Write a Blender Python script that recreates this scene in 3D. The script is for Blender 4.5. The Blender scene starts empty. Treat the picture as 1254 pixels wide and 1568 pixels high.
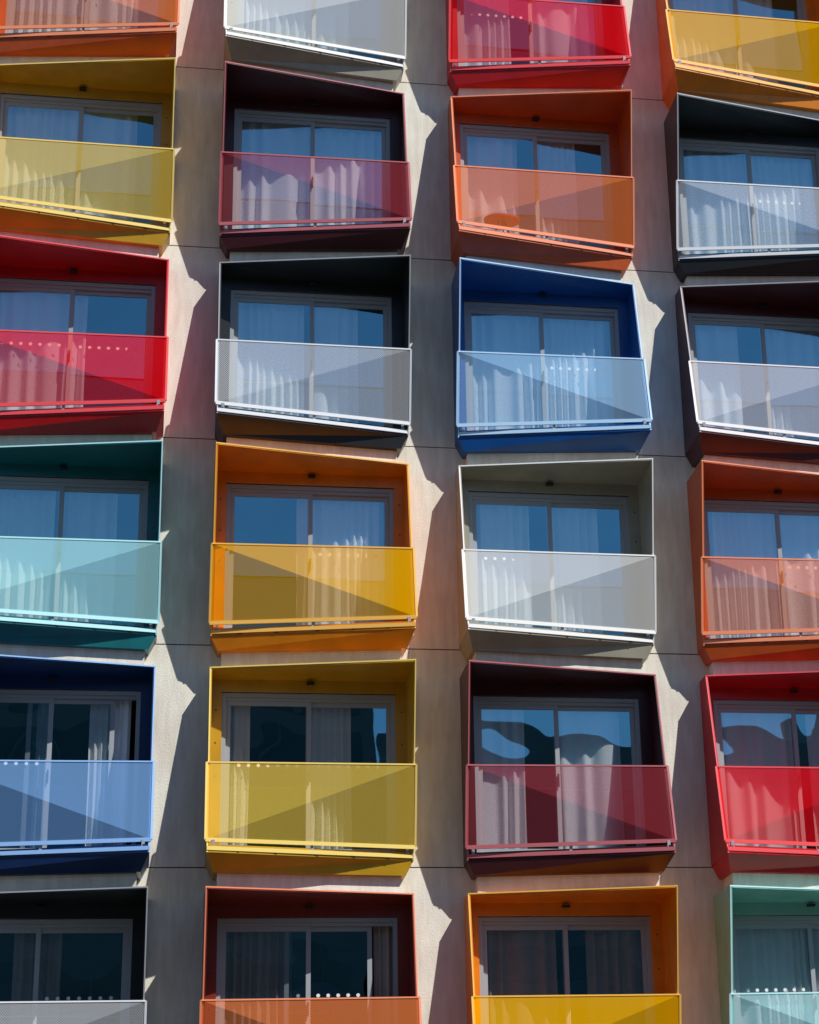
import bpy, math, random
from mathutils import Vector, Matrix
random.seed(7)
H=3.0; W=3.384; w=2.679; A_=0.3987; B_=0.024; D=0.862; d=0.329; HR=1.214
OPW=2.36
scene=bpy.context.scene
# ---------------------------------------------------------------- materials
def newmat(n):
    m=bpy.data.materials.new(n); m.use_nodes=True
    nt=m.node_tree
    for x in list(nt.nodes): nt.nodes.remove(x)
    out=nt.nodes.new('ShaderNodeOutputMaterial')
    return m,nt,out
def N(nt,t,**k):
    n=nt.nodes.new(t)
    for a,b in k.items(): setattr(n,a,b)
    return n
def mottled(nt,col,scale=3.0,amt=.15,detail=6,coord='Object',stretch=(1,1,1)):
    tc=N(nt,'ShaderNodeTexCoord'); mp=N(nt,'ShaderNodeMapping'); mp.inputs['Scale'].default_value=stretch
    nt.links.new(tc.outputs[coord],mp.inputs[0])
    no=N(nt,'ShaderNodeTexNoise'); no.inputs['Scale'].default_value=scale; no.inputs['Detail'].default_value=detail
    no.inputs['Roughness'].default_value=.6
    nt.links.new(mp.outputs[0],no.inputs['Vector'])
    cr=N(nt,'ShaderNodeValToRGB')
    cr.color_ramp.elements[0].position=.3; cr.color_ramp.elements[1].position=.72
    cr.color_ramp.elements[0].color=tuple(c*(1-amt) for c in col)+(1,)
    cr.color_ramp.elements[1].color=tuple(min(1,c*(1+amt)) for c in col)+(1,)
    nt.links.new(no.outputs[0],cr.inputs[0])
    return cr.outputs[0],no.outputs[0],mp
def paint(n,col,rough=.36,amt=.12):
    m,nt,out=newmat(n)
    p=N(nt,'ShaderNodeBsdfPrincipled'); p.inputs['Roughness'].default_value=rough
    if amt>.06:
        c,f,mp=mottled(nt,col,2.5,amt,2); nt.links.new(c,p.inputs['Base Color'])
    else: p.inputs['Base Color'].default_value=tuple(col)+(1,)
    nt.links.new(p.outputs[0],out.inputs[0]); return m
def railmat(n,col,alpha,tint=.38):
    m,nt,out=newmat(n)
    p=N(nt,'ShaderNodeBsdfDiffuse'); p.inputs[0].default_value=col+(1,)
    tr=N(nt,'ShaderNodeBsdfTransparent'); tr.inputs[0].default_value=tuple(1-tint*(1-c/max(col)) for c in col)+(1,)
    tc=N(nt,'ShaderNodeTexCoord'); sx=N(nt,'ShaderNodeSeparateXYZ'); nt.links.new(tc.outputs['Object'],sx.inputs[0])
    def wave(o,freq):
        a=N(nt,'ShaderNodeMath',operation='MULTIPLY'); a.inputs[1].default_value=freq; nt.links.new(o,a.inputs[0])
        b=N(nt,'ShaderNodeMath',operation='SINE'); nt.links.new(a.outputs[0],b.inputs[0]); return b.outputs[0]
    s1=wave(sx.outputs[0],2*math.pi/.033); s2=wave(sx.outputs[2],2*math.pi/.033)
    mu=N(nt,'ShaderNodeMath',operation='MULTIPLY'); nt.links.new(s1,mu.inputs[0]); nt.links.new(s2,mu.inputs[1])
    ma=N(nt,'ShaderNodeMath',operation='MULTIPLY_ADD'); nt.links.new(mu.outputs[0],ma.inputs[0])
    ma.inputs[1].default_value=.045; ma.inputs[2].default_value=alpha
    mx=N(nt,'ShaderNodeMixShader'); nt.links.new(ma.outputs[0],mx.inputs[0])
    nt.links.new(tr.outputs[0],mx.inputs[1]); nt.links.new(p.outputs[0],mx.inputs[2])
    nt.links.new(mx.outputs[0],out.inputs[0]); return m
def concrete():
    m,nt,out=newmat('wall_render')
    p=N(nt,'ShaderNodeBsdfPrincipled'); p.inputs['Roughness'].default_value=.85
    c,f,mp=mottled(nt,(.95,.86,.74),.9,.13,5)
    c2,f2,mp2=mottled(nt,(.95,.92,.88),6,.16,5,stretch=(1.6,1,.25))
    mx=N(nt,'ShaderNodeMix',data_type='RGBA',blend_type='MULTIPLY'); mx.inputs[0].default_value=1
    nt.links.new(c,mx.inputs[6]); nt.links.new(c2,mx.inputs[7]); nt.links.new(mx.outputs[2],p.inputs['Base Color'])
    no=N(nt,'ShaderNodeTexNoise'); no.inputs['Scale'].default_value=45; no.inputs['Detail'].default_value=3
    nt.links.new(mp.outputs[0],no.inputs['Vector'])
    b=N(nt,'ShaderNodeBump'); b.inputs['Strength'].default_value=.22; b.inputs['Distance'].default_value=.02
    nt.links.new(no.outputs[0],b.inputs['Height']); nt.links.new(b.outputs[0],p.inputs['Normal'])
    nt.links.new(p.outputs[0],out.inputs[0]); return m
def glassmat():
    m,nt,out=newmat('window_glass')
    g=N(nt,'ShaderNodeBsdfGlossy'); g.inputs['Roughness'].default_value=.01; g.inputs['Color'].default_value=(.34,.82,1,1)
    tr=N(nt,'ShaderNodeBsdfTransparent'); tr.inputs['Color'].default_value=(1,1,1,1)
    fr=N(nt,'ShaderNodeFresnel'); fr.inputs['IOR'].default_value=1.4
    ma=N(nt,'ShaderNodeMath',operation='MULTIPLY_ADD'); ma.inputs[1].default_value=.1; ma.inputs[2].default_value=.42
    nt.links.new(fr.outputs[0],ma.inputs[0])
    tc=N(nt,'ShaderNodeTexCoord'); no=N(nt,'ShaderNodeTexNoise'); no.inputs['Scale'].default_value=.9; no.inputs['Detail'].default_value=1
    nt.links.new(tc.outputs['Object'],no.inputs['Vector'])
    b=N(nt,'ShaderNodeBump'); b.inputs['Strength'].default_value=.3; b.inputs['Distance'].default_value=.05
    nt.links.new(no.outputs[0],b.inputs['Height']); nt.links.new(b.outputs[0],g.inputs['Normal'])
    mx=N(nt,'ShaderNodeMixShader'); nt.links.new(ma.outputs[0],mx.inputs[0])
    nt.links.new(tr.outputs[0],mx.inputs[1]); nt.links.new(g.outputs[0],mx.inputs[2])
    nt.links.new(mx.outputs[0],out.inputs[0]); return m
def curtainmat(n,col):
    m,nt,out=newmat(n)
    a=N(nt,'ShaderNodeBsdfDiffuse'); a.inputs[0].default_value=col+(1,)
    nt.links.new(a.outputs[0],out.inputs[0]); return m
PAL={ # box colour, rail colour, opacity
 'yellow':((.56,.31,.012),(1.0,.70,.11),.36),
 'amber': ((.78,.23,.003),(1.0,.50,.002),.50),
 'salmon':((.56,.085,.010),(1.0,.26,.07),.38),
 'rust':  ((.22,.026,.012),(1.0,.24,.07),.36),
 'red':   ((.52,.005,.008),(1.0,.006,.014),.42),
 'maroon':((.06,.007,.009),(.50,.055,.07),.27,.12),
 'black': ((.018,.020,.022),(.85,.86,.88),.28),
 'silver':((.07,.008,.011),(1.0,.93,.92),.28),
 'blue':  ((.004,.085,.33),(.48,.75,1.0),.34,.20),
 'navy':  ((.004,.032,.13),(.28,.55,1.0),.38,.20),
 'teal':  ((.008,.15,.17),(.54,1.0,1.0),.38,.26),
 'aqua':  ((.22,.50,.42),(.62,1.0,1.0),.36,.26),
 'beige': ((.36,.33,.25),(1.0,.97,.91),.40)}
def lighten(c,k): return tuple(min(1,x*(1-k)+k) for x in c)
MB={k:paint('paint_'+k,v[0]) for k,v in PAL.items()}
MR={k:railmat('mesh_'+k,*v[1:]) for k,v in PAL.items()}
MF={k:paint('railframe_'+k,lighten(v[1],.10),.3,.0) for k,v in PAL.items()}  # lifted toward white: sunlit brightness of the front edges put into the colour
M_wall=concrete(); M_glass=glassmat()
M_frame=paint('window_frame_aluminium',(.38,.40,.42),.35,.0)
M_dark=paint('dark_fitting',(.02,.02,.022),.5,0)
M_groove=paint('joint_sealant',(.05,.045,.04),.9,0)
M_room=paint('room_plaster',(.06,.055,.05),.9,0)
M_dot=paint('glass_dot_film',(.85,.85,.85),.7,.0)
CUR=[curtainmat('curtain_white',(.98,.97,.96)),curtainmat('curtain_cream',(.96,.92,.86)),curtainmat('curtain_cool',(.93,.95,.98))]
TAUPE_SHADED=curtainmat('curtain_taupe_shaded',(.42,.38,.34))  # taupe cloth, with the shade of the lowest windows put into its tone
# ---------------------------------------------------------------- mesh helper
class MBld:
    def __init__(s): s.v=[];s.f=[];s.m=[];s.mats=[]
    def mi(s,mat):
        if mat not in s.mats: s.mats.append(mat)
        return s.mats.index(mat)
    def poly(s,pts,mat):
        i=len(s.v); s.v+= [tuple(p) for p in pts]; s.f.append(tuple(range(i,i+len(pts)))); s.m.append(s.mi(mat))
    def hexa(s,p,mat):
        i=len(s.v); s.v+=[tuple(q) for q in p]
        for f in ((0,3,2,1),(4,5,6,7),(0,1,5,4),(1,2,6,5),(2,3,7,6),(3,0,4,7)):
            s.f.append(tuple(i+a for a in f)); s.m.append(s.mi(mat))
    def box(s,x0,x1,y0,y1,z0,z1,mat):
        s.hexa([(x0,y0,z0),(x1,y0,z0),(x1,y1,z0),(x0,y1,z0),(x0,y0,z1),(x1,y0,z1),(x1,y1,z1),(x0,y1,z1)],mat)
    def bar(s,a,b,t,mat,t2=None):
        a=Vector(a);b=Vector(b);dv=(b-a).normalized(); up=Vector((0,-1,0))
        u=(up-dv*up.dot(dv)).normalized(); v=dv.cross(u); t2=t2 or t
        u*=t/2; v*=t2/2
        s.hexa([a-u-v,a+u-v,a+u+v,a-u+v,b-u-v,b+u-v,b+u+v,b-u+v],mat)
    def disc(s,x,y,z,r,mat,n=12):
        s.poly([(x+r*math.cos(2*math.pi*k/n),y,z+r*math.sin(2*math.pi*k/n)) for k in range(n)],mat)
    def make(s,name,parent,smooth=False):
        me=bpy.data.meshes.new(name); me.from_pydata(s.v,[],s.f)
        for m in s.mats: me.materials.append(m)
        me.polygons.foreach_set('material_index',s.m)
        if smooth: me.polygons.foreach_set('use_smooth',[True]*len(s.f))
        me.update(); o=bpy.data.objects.new(name,me); scene.collection.objects.link(o); o.parent=parent
        return o
def empty(n):
    e=bpy.data.objects.new(n,None); scene.collection.objects.link(e); return e
BLD=empty('apartment_building')
# ---------------------------------------------------------------- colour layout
LAY={-1:['red','black','yellow','teal','maroon','blue'],
 0:['blue','salmon','beige','red','amber','teal'],
 1:['maroon','yellow','maroon','salmon','black','amber'],
 2:['amber','red','black','blue','silver','yellow'],
 3:['yellow','teal','amber','beige','salmon','black'],
 4:['black','navy','yellow','maroon','red','beige'],
 5:['salmon','black','salmon','amber','aqua','maroon']}
LAYBOX={(5,2):'rust'}
ROWS=range(-1,6); COLS=range(0,6)
# ---------------------------------------------------------------- facade
wall=MBld()
ztop=H*2+.9; zbot=-H*5
for c in range(-1,6):
    xa=(c-2.5)*W+OPW/2; xb=(c+1-2.5)*W-OPW/2
    if c==-1: xa=xb-1.0
    if c==5: xb=xa+1.0
    for r in ROWS:
        z1=-H*(r-1)-.008; z0=-H*r+.008
        wall.box(xa,xb,0,.30,z0,z1,M_wall)
    wall.box(xa+.01,xb-.01,.012,.28,zbot,H*2,M_groove)
    wall.box(xa,xb,0,.30,H*2+.008,ztop,M_wall)
for c in COLS:
    xc=(c-2.5)*W
    for r in list(ROWS)+[6]:
        z1=-H*(r-1)+.10; z0=-H*(r-1)-.62
        wall.box(xc-OPW/2,xc+OPW/2,.003,.30,z0 if r!=6 else -H*5,z1 if r>-1 else ztop,M_wall)
x0=(0-2.5)*W-OPW/2-1; x1=(5-2.5)*W+OPW/2+1
wall.box(x0-.05,x1+.05,-.06,12,ztop,ztop+.12,M_wall)
wall.box(x0,x0+.2,.31,12,-19,ztop,M_wall); wall.box(x1-.2,x1,.31,12,-19,ztop,M_wall); wall.box(x0+.2,x1-.2,11.8,12,-19,ztop,M_wall)
wall.make('facade_wall',BLD)
gs=MBld()
gx=x0
for c in COLS:
    xc=(c-2.5)*W
    gs.box(gx,xc-1.1,0.01,.3,-19,-15.004,M_wall); gx=xc+1.1
    gs.box(xc-1.1,xc+1.1,.01,.3,-15.9,-15.004,M_wall)
    for a,b in((-1.1,-1.03),(-.035,.035),(1.03,1.1)): gs.box(xc+a,xc+b,.12,.2,-18.8,-15.9,M_frame)
    gs.box(xc-1.03,xc+1.03,.12,.2,-15.97,-15.9,M_frame); gs.box(xc-1.03,xc+1.03,.12,.2,-18.8,-18.65,M_frame)
    gs.poly([(xc-1.03,.16,-18.65),(xc+1.03,.16,-18.65),(xc+1.03,.16,-15.97),(xc-1.03,.16,-15.97)],M_glass)
gs.box(gx,x1,0.01,.3,-19,-15.004,M_wall)
gs.box(x0+.2,x1-.2,2.5,2.6,-19,-15,M_room)
gs.make('ground_storey',BLD)

def inner(dp): return .125+.516*dp
def curtain_layout(r,c,L,R_,mid):
    T={(1,1):[(L,R_-.35,1)],(1,2):[(L-.02,R_+.02,1)],(1,3):[(L,mid-.25,1),(mid+.05,mid+.65,.9)],(1,4):[(L-.02,R_+.02,1)],
       (2,1):[(L,mid+.22,1)],(2,2):[(L,mid-.10,1),(mid+.05,mid+.68,1)],(2,3):[(L-.02,R_-.08,1)],(2,4):[(L,L+.8,.9),(mid,R_,1)],
       (3,1):[(L,mid-.08,1),(mid,mid+.75,1)],(3,2):[(mid-.18,R_-.12,1)],(3,3):[(L,L+.9,1),(mid,mid+.72,1)],(3,4):[(L-.02,R_+.02,1)],
       (4,1):[(L,L+.22,.7),(mid-.18,mid+.02,.6),(mid+.50,R_-.12,.7)],(4,2):[(L,L+.38,.8),(mid+.04,mid+.58,.9)],(4,3):[(L,L+.72,.9),(mid+.05,R_-.25,1)],(4,4):[(L,mid+.05,1),(mid+.2,R_,1)],
       (5,1):[(L,L+.3,.8),(mid-.3,mid+.3,.8)],(5,2):[(L,mid-.2,1),(R_-.3,R_,.7)],(5,3):[(L,mid-.1,1),(mid+.3,R_,1)],(5,4):[(L,R_,1)],
       (0,2):[(L,R_-.6,1)],(0,3):[(L,mid-.3,1),(mid,R_-.2,1)],(0,4):[(L,R_-.5,1)],(0,1):[(L,R_-.4,1)]}
    if (r,c) in T: return T[(r,c)]
    q=random.random()
    if q<.4: return [(L-.02,R_+.02,1)]
    if q<.7: return [(L,mid+.4,1)]
    return [(L,L+.75,.8),(mid-.15,R_,1)]
def build_unit(c,r):
    xc=(c-2.5)*W; zj=-H*(r-1); A=(c+r)%2==1
    key=LAY[r][c]; bkey=LAYBOX.get((r,c),key)
    mb=MB[bkey]; mr=MR[key]; mf=MF[key]
    mbf=MF[bkey] if bkey not in('black','silver') else M_frame  # box rims take the brightened edge tone, dark boxes the frame metal
    xl=xc-w/2; xr=xc+w/2; zt=zj-A_; zb=zj-H+B_
    tl,tr_=(D,d) if A else (d,D); bl,br=(d,D) if A else (D,d)
    th=.03
    b=MBld()
    def side(xa,xb,dt,db):
        b.hexa([(xa,-db,zb),(xb,-db,zb),(xb,0,zb),(xa,0,zb),(xa,-dt,zt),(xb,-dt,zt),(xb,0,zt),(xa,0,zt)],mb)
    side(xl,xl+th,tl,bl); side(xr-th,xr,tr_,br)
    xi0,xi1=xl+th,xr-th
    b.hexa([(xi0,-tl+.002,zt-.035),(xi1,-tr_+.002,zt-.035),(xi1,0,zt-.085),(xi0,0,zt-.085),
            (xi0,-tl+.002,zt-.002),(xi1,-tr_+.002,zt-.002),(xi1,0,zt-.002),(xi0,0,zt-.002)],mb)
    e2=.006
    b.bar((xl-.002,-tl-e2/2,zt-.010),(xr+.002,-tr_-e2/2,zt-.010),e2,mbf,.018)
    b.bar((xl+.007,-bl-e2/2,zb+.002),(xl+.007,-tl-e2/2,zt-.020),e2,mbf,.017)
    b.bar((xr-.007,-br-e2/2,zb+.002),(xr-.007,-tr_-e2/2,zt-.020),e2,mbf,.017)
    zf=zb+.105
    b.hexa([(xi0,-bl+.002,zb+.001),(xi1,-br+.002,zb+.001),(xi1,0,zb+.001),(xi0,0,zb+.001),
            (xi0,-bl+.002,zf),(xi1,-br+.002,zf),(xi1,0,zf),(xi0,0,zf)],mb)
    ix=.10
    def quad(dl,dr,z,i): return [(xl+i,-dl,z),(xr-i,-dr,z),(xr-i,-.001,z),(xl+i,-.001,z)]
    b.hexa(quad(inner(bl),inner(br),zb-.19,ix)+quad(bl-.008,br-.008,zb-.001,.004),mb)
    b.hexa(quad(inner(bl)-.08,inner(br)-.08,zb-A_-B_+.002,ix+.05)+quad(inner(bl)-.08,inner(br)-.08,zb-.192,ix+.05),M_wall)
    ol,orr=xc-OPW/2,xc+OPW/2
    zr=zt-.085
    b.box(xi0,ol+.004,-.012,-.002,zf,zr,mb); b.box(orr-.004,xi1,-.012,-.002,zf,zr,mb)
    b.box(ol+.004,orr-.004,-.012,-.002,zj-.648,zr,mb)
    b.box(ol+.001,ol+.02,-.010,.07,zf,zj-.655,mb); b.box(orr-.02,orr-.001,-.010,.07,zf,zj-.655,mb)
    for zz in (zj-.9,zj-1.35,zj-1.8):
        for xx in (ol-.06,orr+.06): b.disc(xx,-.0135,zz,.012,M_dark,8)
    for t in (.14,.32,.52,.70,.87):
        xx=xl+(xr-xl)*t; yy=-(bl+(br-bl)*t)-.001
        b.box(xx-.03,xx+.03,yy-.002,yy+.01,zb+.014,zb+.026,M_dark)
    b.box(xc-.04,xc+.06,-.09,-.013,zr-.055,zr-.03,M_dark)
    b.make(f'balcony_box_{r+1}_{c}',BLD)
    # ---------------- rail
    g=MBld(); e=.018; off=.014
    hb=.165
    def dep(left,h):
        t=h/(zt-zb); return (bl*(1-t)+tl*t) if left else (br*(1-t)+tr_*t)
    TL=Vector((xl-e,-dep(1,HR)-off,zb+HR)); TR=Vector((xr+e,-dep(0,HR)-off,zb+HR))
    BL=Vector((xl-e,-dep(1,hb)-off,zb+hb)); BR=Vector((xr+e,-dep(0,hb)-off,zb+hb))
    if A: g.poly([BL,BR,TL],mr); g.poly([BR,TR,TL],mr)
    else: g.poly([BL,BR,TR],mr); g.poly([BL,TR,TL],mr)
    t=.022
    g.bar(TL,TR,t,mf,.020); g.bar(BL,BR,t,mf,.05)
    g.bar(BL,TL,t*.9,mf,.028); g.bar(BR,TR,t*.9,mf,.028)
    g.bar((xl,-bl-.006,zb+.055),(xr,-br-.006,zb+.055),.012,mf,.05)
    for t_ in (.03,.5,.97):
        x=xl+(xr-xl)*t_; y=-(bl+(br-bl)*t_)
        g.bar((x,y+.004,zb+.06),(x,y+.004,zb+hb),.012,M_frame,.04)
    g.make(f'balcony_rail_{r+1}_{c}',BLD)
    # ---------------- window
    f=MBld(); zw=zj-.655; z0=zf+.0
    L=ol+.021; R_=orr-.021
    f.box(L,R_,.02,.12,zw-.055,zw,M_frame); f.box(L,L+.055,.02,.12,z0,zw-.055,M_frame); f.box(R_-.055,R_,.02,.12,z0,zw-.055,M_frame)
    f.box(L+.055,R_-.055,.02,.12,z0,z0+.05,M_frame)
    f.box(L+.055,R_-.055,.045,.12,zw-.10,zw-.056,M_frame)
    mid=xc+random.uniform(-.01,.01)
    gl=MBld()
    slide = (r,c) in ((4,1),(5,2)) 
    spans=[(L+.056,mid+.035,.058),(mid-.035,R_-.056,.088)]
    if slide: spans[1]=(mid-.30,R_-.056-.27,.088)
    for k_,(a,bb,y) in enumerate(spans):
        s=.06; zt2=zw-.101; zb2=z0+.051
        f.box(a,a+s,y,y+.028,zb2,zt2,M_frame); f.box(bb-s,bb,y,y+.028,zb2,zt2,M_frame)
        f.box(a+s,bb-s,y,y+.028,zt2-s,zt2,M_frame); f.box(a+s,bb-s,y,y+.028,zb2,zb2+.08,M_frame)
        gl.poly([(a+s,y+.014,zb2+.08),(bb-s,y+.014,zb2+.08),(bb-s,y+.014,zt2-s),(a+s,y+.014,zt2-s)],M_glass)
        n=7; xa=a+s+.12; xb=bb-s-.12
        if random.random()<(.55 if k_==1 else .2) or (r,c)==(5,4):
            for j in range(n):
                f.disc(xa+(xb-xa)*j/(n-1),y+.010,zj-1.63,.024,M_dot)
    f.box(mid-.012,mid+.012,.02,.04,zj-1.9,zj-1.72,M_dark)
    f.make(f'window_frame_{r+1}_{c}',BLD); gl.make(f'window_glass_{r+1}_{c}',BLD)
    # ---------------- curtain
    cu=MBld(); cm=random.choice(CUR[:1]*3+CUR[1:])
    segs=curtain_layout(r,c,L,R_,mid)
    if r==5 and c in(1,2,3): cm=TAUPE_SHADED
    for (a,bb,comp) in segs:
        n=int((bb-a)/.011)
        ph=random.uniform(0,6.28); lam=.17*comp*random.uniform(.85,1.25)
        acc=ph; amps=random.uniform(.036,.050)
        k1=random.uniform(2,4);p1=random.uniform(0,6)
        rows=6; prof=[]
        for i in range(n+1):
            x=a+(bb-a)*i/n
            acc+=2*math.pi*(bb-a)/n/lam*(1+.45*math.sin(x*k1+p1)+.3*math.sin(x*11+ph))
            prof.append((x,math.sin(acc)+.35*math.sin(acc*.43+p1)))
        i0=len(cu.v)
        for j in range(rows+1):
            t=j/rows; z=zj-.68-(2.17)*t
            for (x,p) in prof:
                cu.v.append((x+.012*math.sin(3*t+x*7)*t,.19+p*amps*(.6+.5*t)+.008*math.sin(x*9+t*5),z))
        for j in range(rows):
            for i in range(n):
                p=i0+j*(n+1)+i
                cu.f.append((p,p+1,p+n+2,p+n+1)); cu.m.append(cu.mi(cm))
    cu.make(f'curtain_{r+1}_{c}',BLD,True)
    # ---------------- room
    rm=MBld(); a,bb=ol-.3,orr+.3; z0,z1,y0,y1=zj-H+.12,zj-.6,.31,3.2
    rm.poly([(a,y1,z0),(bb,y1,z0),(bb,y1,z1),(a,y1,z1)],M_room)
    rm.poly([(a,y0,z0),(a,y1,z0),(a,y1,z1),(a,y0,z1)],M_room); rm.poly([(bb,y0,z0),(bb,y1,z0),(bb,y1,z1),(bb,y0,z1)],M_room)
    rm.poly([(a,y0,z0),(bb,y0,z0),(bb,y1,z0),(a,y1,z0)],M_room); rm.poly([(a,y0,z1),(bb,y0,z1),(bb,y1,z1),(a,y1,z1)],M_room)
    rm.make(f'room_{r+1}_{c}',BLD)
for r in ROWS:
    for c in COLS: build_unit(c,r)
# small orange side table on one balcony
tb=MBld(); tx=.5*W-.62; ty=-.36; tz=-H+B_+.105
n=20; ring=[(tx+.27*math.cos(6.2832*k/n),ty+.2*math.sin(6.2832*k/n)) for k in range(n)]
tb.poly([(x,y,tz+.40) for x,y in ring],MB['salmon']); tb.poly([(x,y,tz+.37) for x,y in ring][::-1],MB['salmon'])
for k in range(n):
    (xa,ya),(xb,yb)=ring[k],ring[(k+1)%n]; tb.poly([(xa,ya,tz+.37),(xb,yb,tz+.37),(xb,yb,tz+.40),(xa,ya,tz+.40)],MB['salmon'])
for k in range(3):
    a=k*2.094+.5; tb.bar((tx+.05*math.cos(a),ty+.04*math.sin(a),tz+.37),(tx+.2*math.cos(a),ty+.15*math.sin(a),tz+.001),.02,M_dark)
tb.make('side_table',None)
# ---------------------------------------------------------------- surroundings
def asphalt(n,col):
    m,nt,out=newmat(n); p=N(nt,'ShaderNodeBsdfPrincipled'); p.inputs['Roughness'].default_value=.9
    c,f,mp=mottled(nt,col,8,.25,4); nt.links.new(c,p.inputs['Base Color']); nt.links.new(p.outputs[0],out.inputs[0]); return m
G=MBld(); G.poly([(-600,-600,-18.8),(600,-600,-18.8),(600,600,-18.8),(-600,600,-18.8)],asphalt('paving',(.065,.055,.045))); G.make('ground',None)
R=MBld(); R.poly([(-300,-22,-18.796),(300,-22,-18.796),(300,-9,-18.796),(-300,-9,-18.796)],asphalt('asphalt',(.05,.05,.05))); R.make('road',None)
kb=MBld(); kb.box(-300,300,-9,-8.8,-18.8,-18.67,M_room); kb.box(-300,300,-22.2,-22,-18.8,-18.67,M_room); kb.make('kerb',None)
OB=empty('office_building')
ob=MBld(); mo=paint('office_cladding',(.10,.13,.14),.6,.0)
Y=-62
Mg2=paint('office_glazing',(.02,.06,.07),.15,0)
for (xa,xb,zt_) in ((-60,-22,7),(-22,6,10),(6,30,6),(30,70,11)):
    ob.box(xa,xb-.3,Y-14,Y,-18.8,zt_,mo)
    z=-15
    while z<zt_-2:
        ob.box(xa+1,xb-1.3,Y,Y+.05,z,z+1.7,Mg2)
        x=xa+1
        while x<xb-1.4:
            ob.box(x,x+.15,Y+.051,Y+.15,z,z+1.7,mo); x+=2.2
        z+=3.2
ob.make('office_blocks',OB)
# ---------------------------------------------------------------- light
sd=Vector((-1.02,1,-1.72)).normalized()
sun=bpy.data.lights.new('sun','SUN'); sun.energy=5; sun.angle=math.radians(.5); sun.color=(1,.99,.955)
so=bpy.data.objects.new('sun',sun); scene.collection.objects.link(so); so.rotation_euler=sd.to_track_quat('-Z','Y').to_euler()
wd=bpy.data.worlds.new('World'); scene.world=wd; wd.use_nodes=True; nt=wd.node_tree
bg=nt.nodes['Background']; sk=nt.nodes.new('ShaderNodeTexSky'); sk.sky_type='NISHITA'; sk.sun_disc=False
sk.sun_elevation=math.asin(-sd.z); sk.sun_rotation=math.atan2(-sd.x,-sd.y)
sk.dust_density=.05; sk.ozone_density=4.5
nt.links.new(sk.outputs[0],bg.inputs[0]); bg.inputs[1].default_value=.088
scene.view_settings.view_transform='Standard'; scene.view_settings.look='None'; scene.view_settings.exposure=0
# ---------------------------------------------------------------- camera
yaw,p,roll=.1963,.3629,-.0381
f=Vector((math.sin(yaw)*math.cos(p),math.cos(yaw)*math.cos(p),math.sin(p)))
r_=Vector((math.cos(yaw),-math.sin(yaw),0)); u_=r_.cross(f)
rr=math.cos(roll)*r_+math.sin(roll)*u_; uu=-math.sin(roll)*r_+math.cos(roll)*u_
cd=bpy.data.cameras.new('camera'); co=bpy.data.objects.new('camera',cd); scene.collection.objects.link(co)
m=Matrix((rr,uu,-f)).transposed().to_4x4(); m.translation=Vector((-3.669,-26.9181,-17.2223)); co.matrix_world=m
cd.sensor_fit='VERTICAL'; cd.sensor_height=36; cd.lens=math.exp(8.057)/1568*36
cd.shift_x=-212.9/1568; cd.shift_y=-13/1568; cd.clip_end=2000; cd.clip_start=.1
scene.camera=co
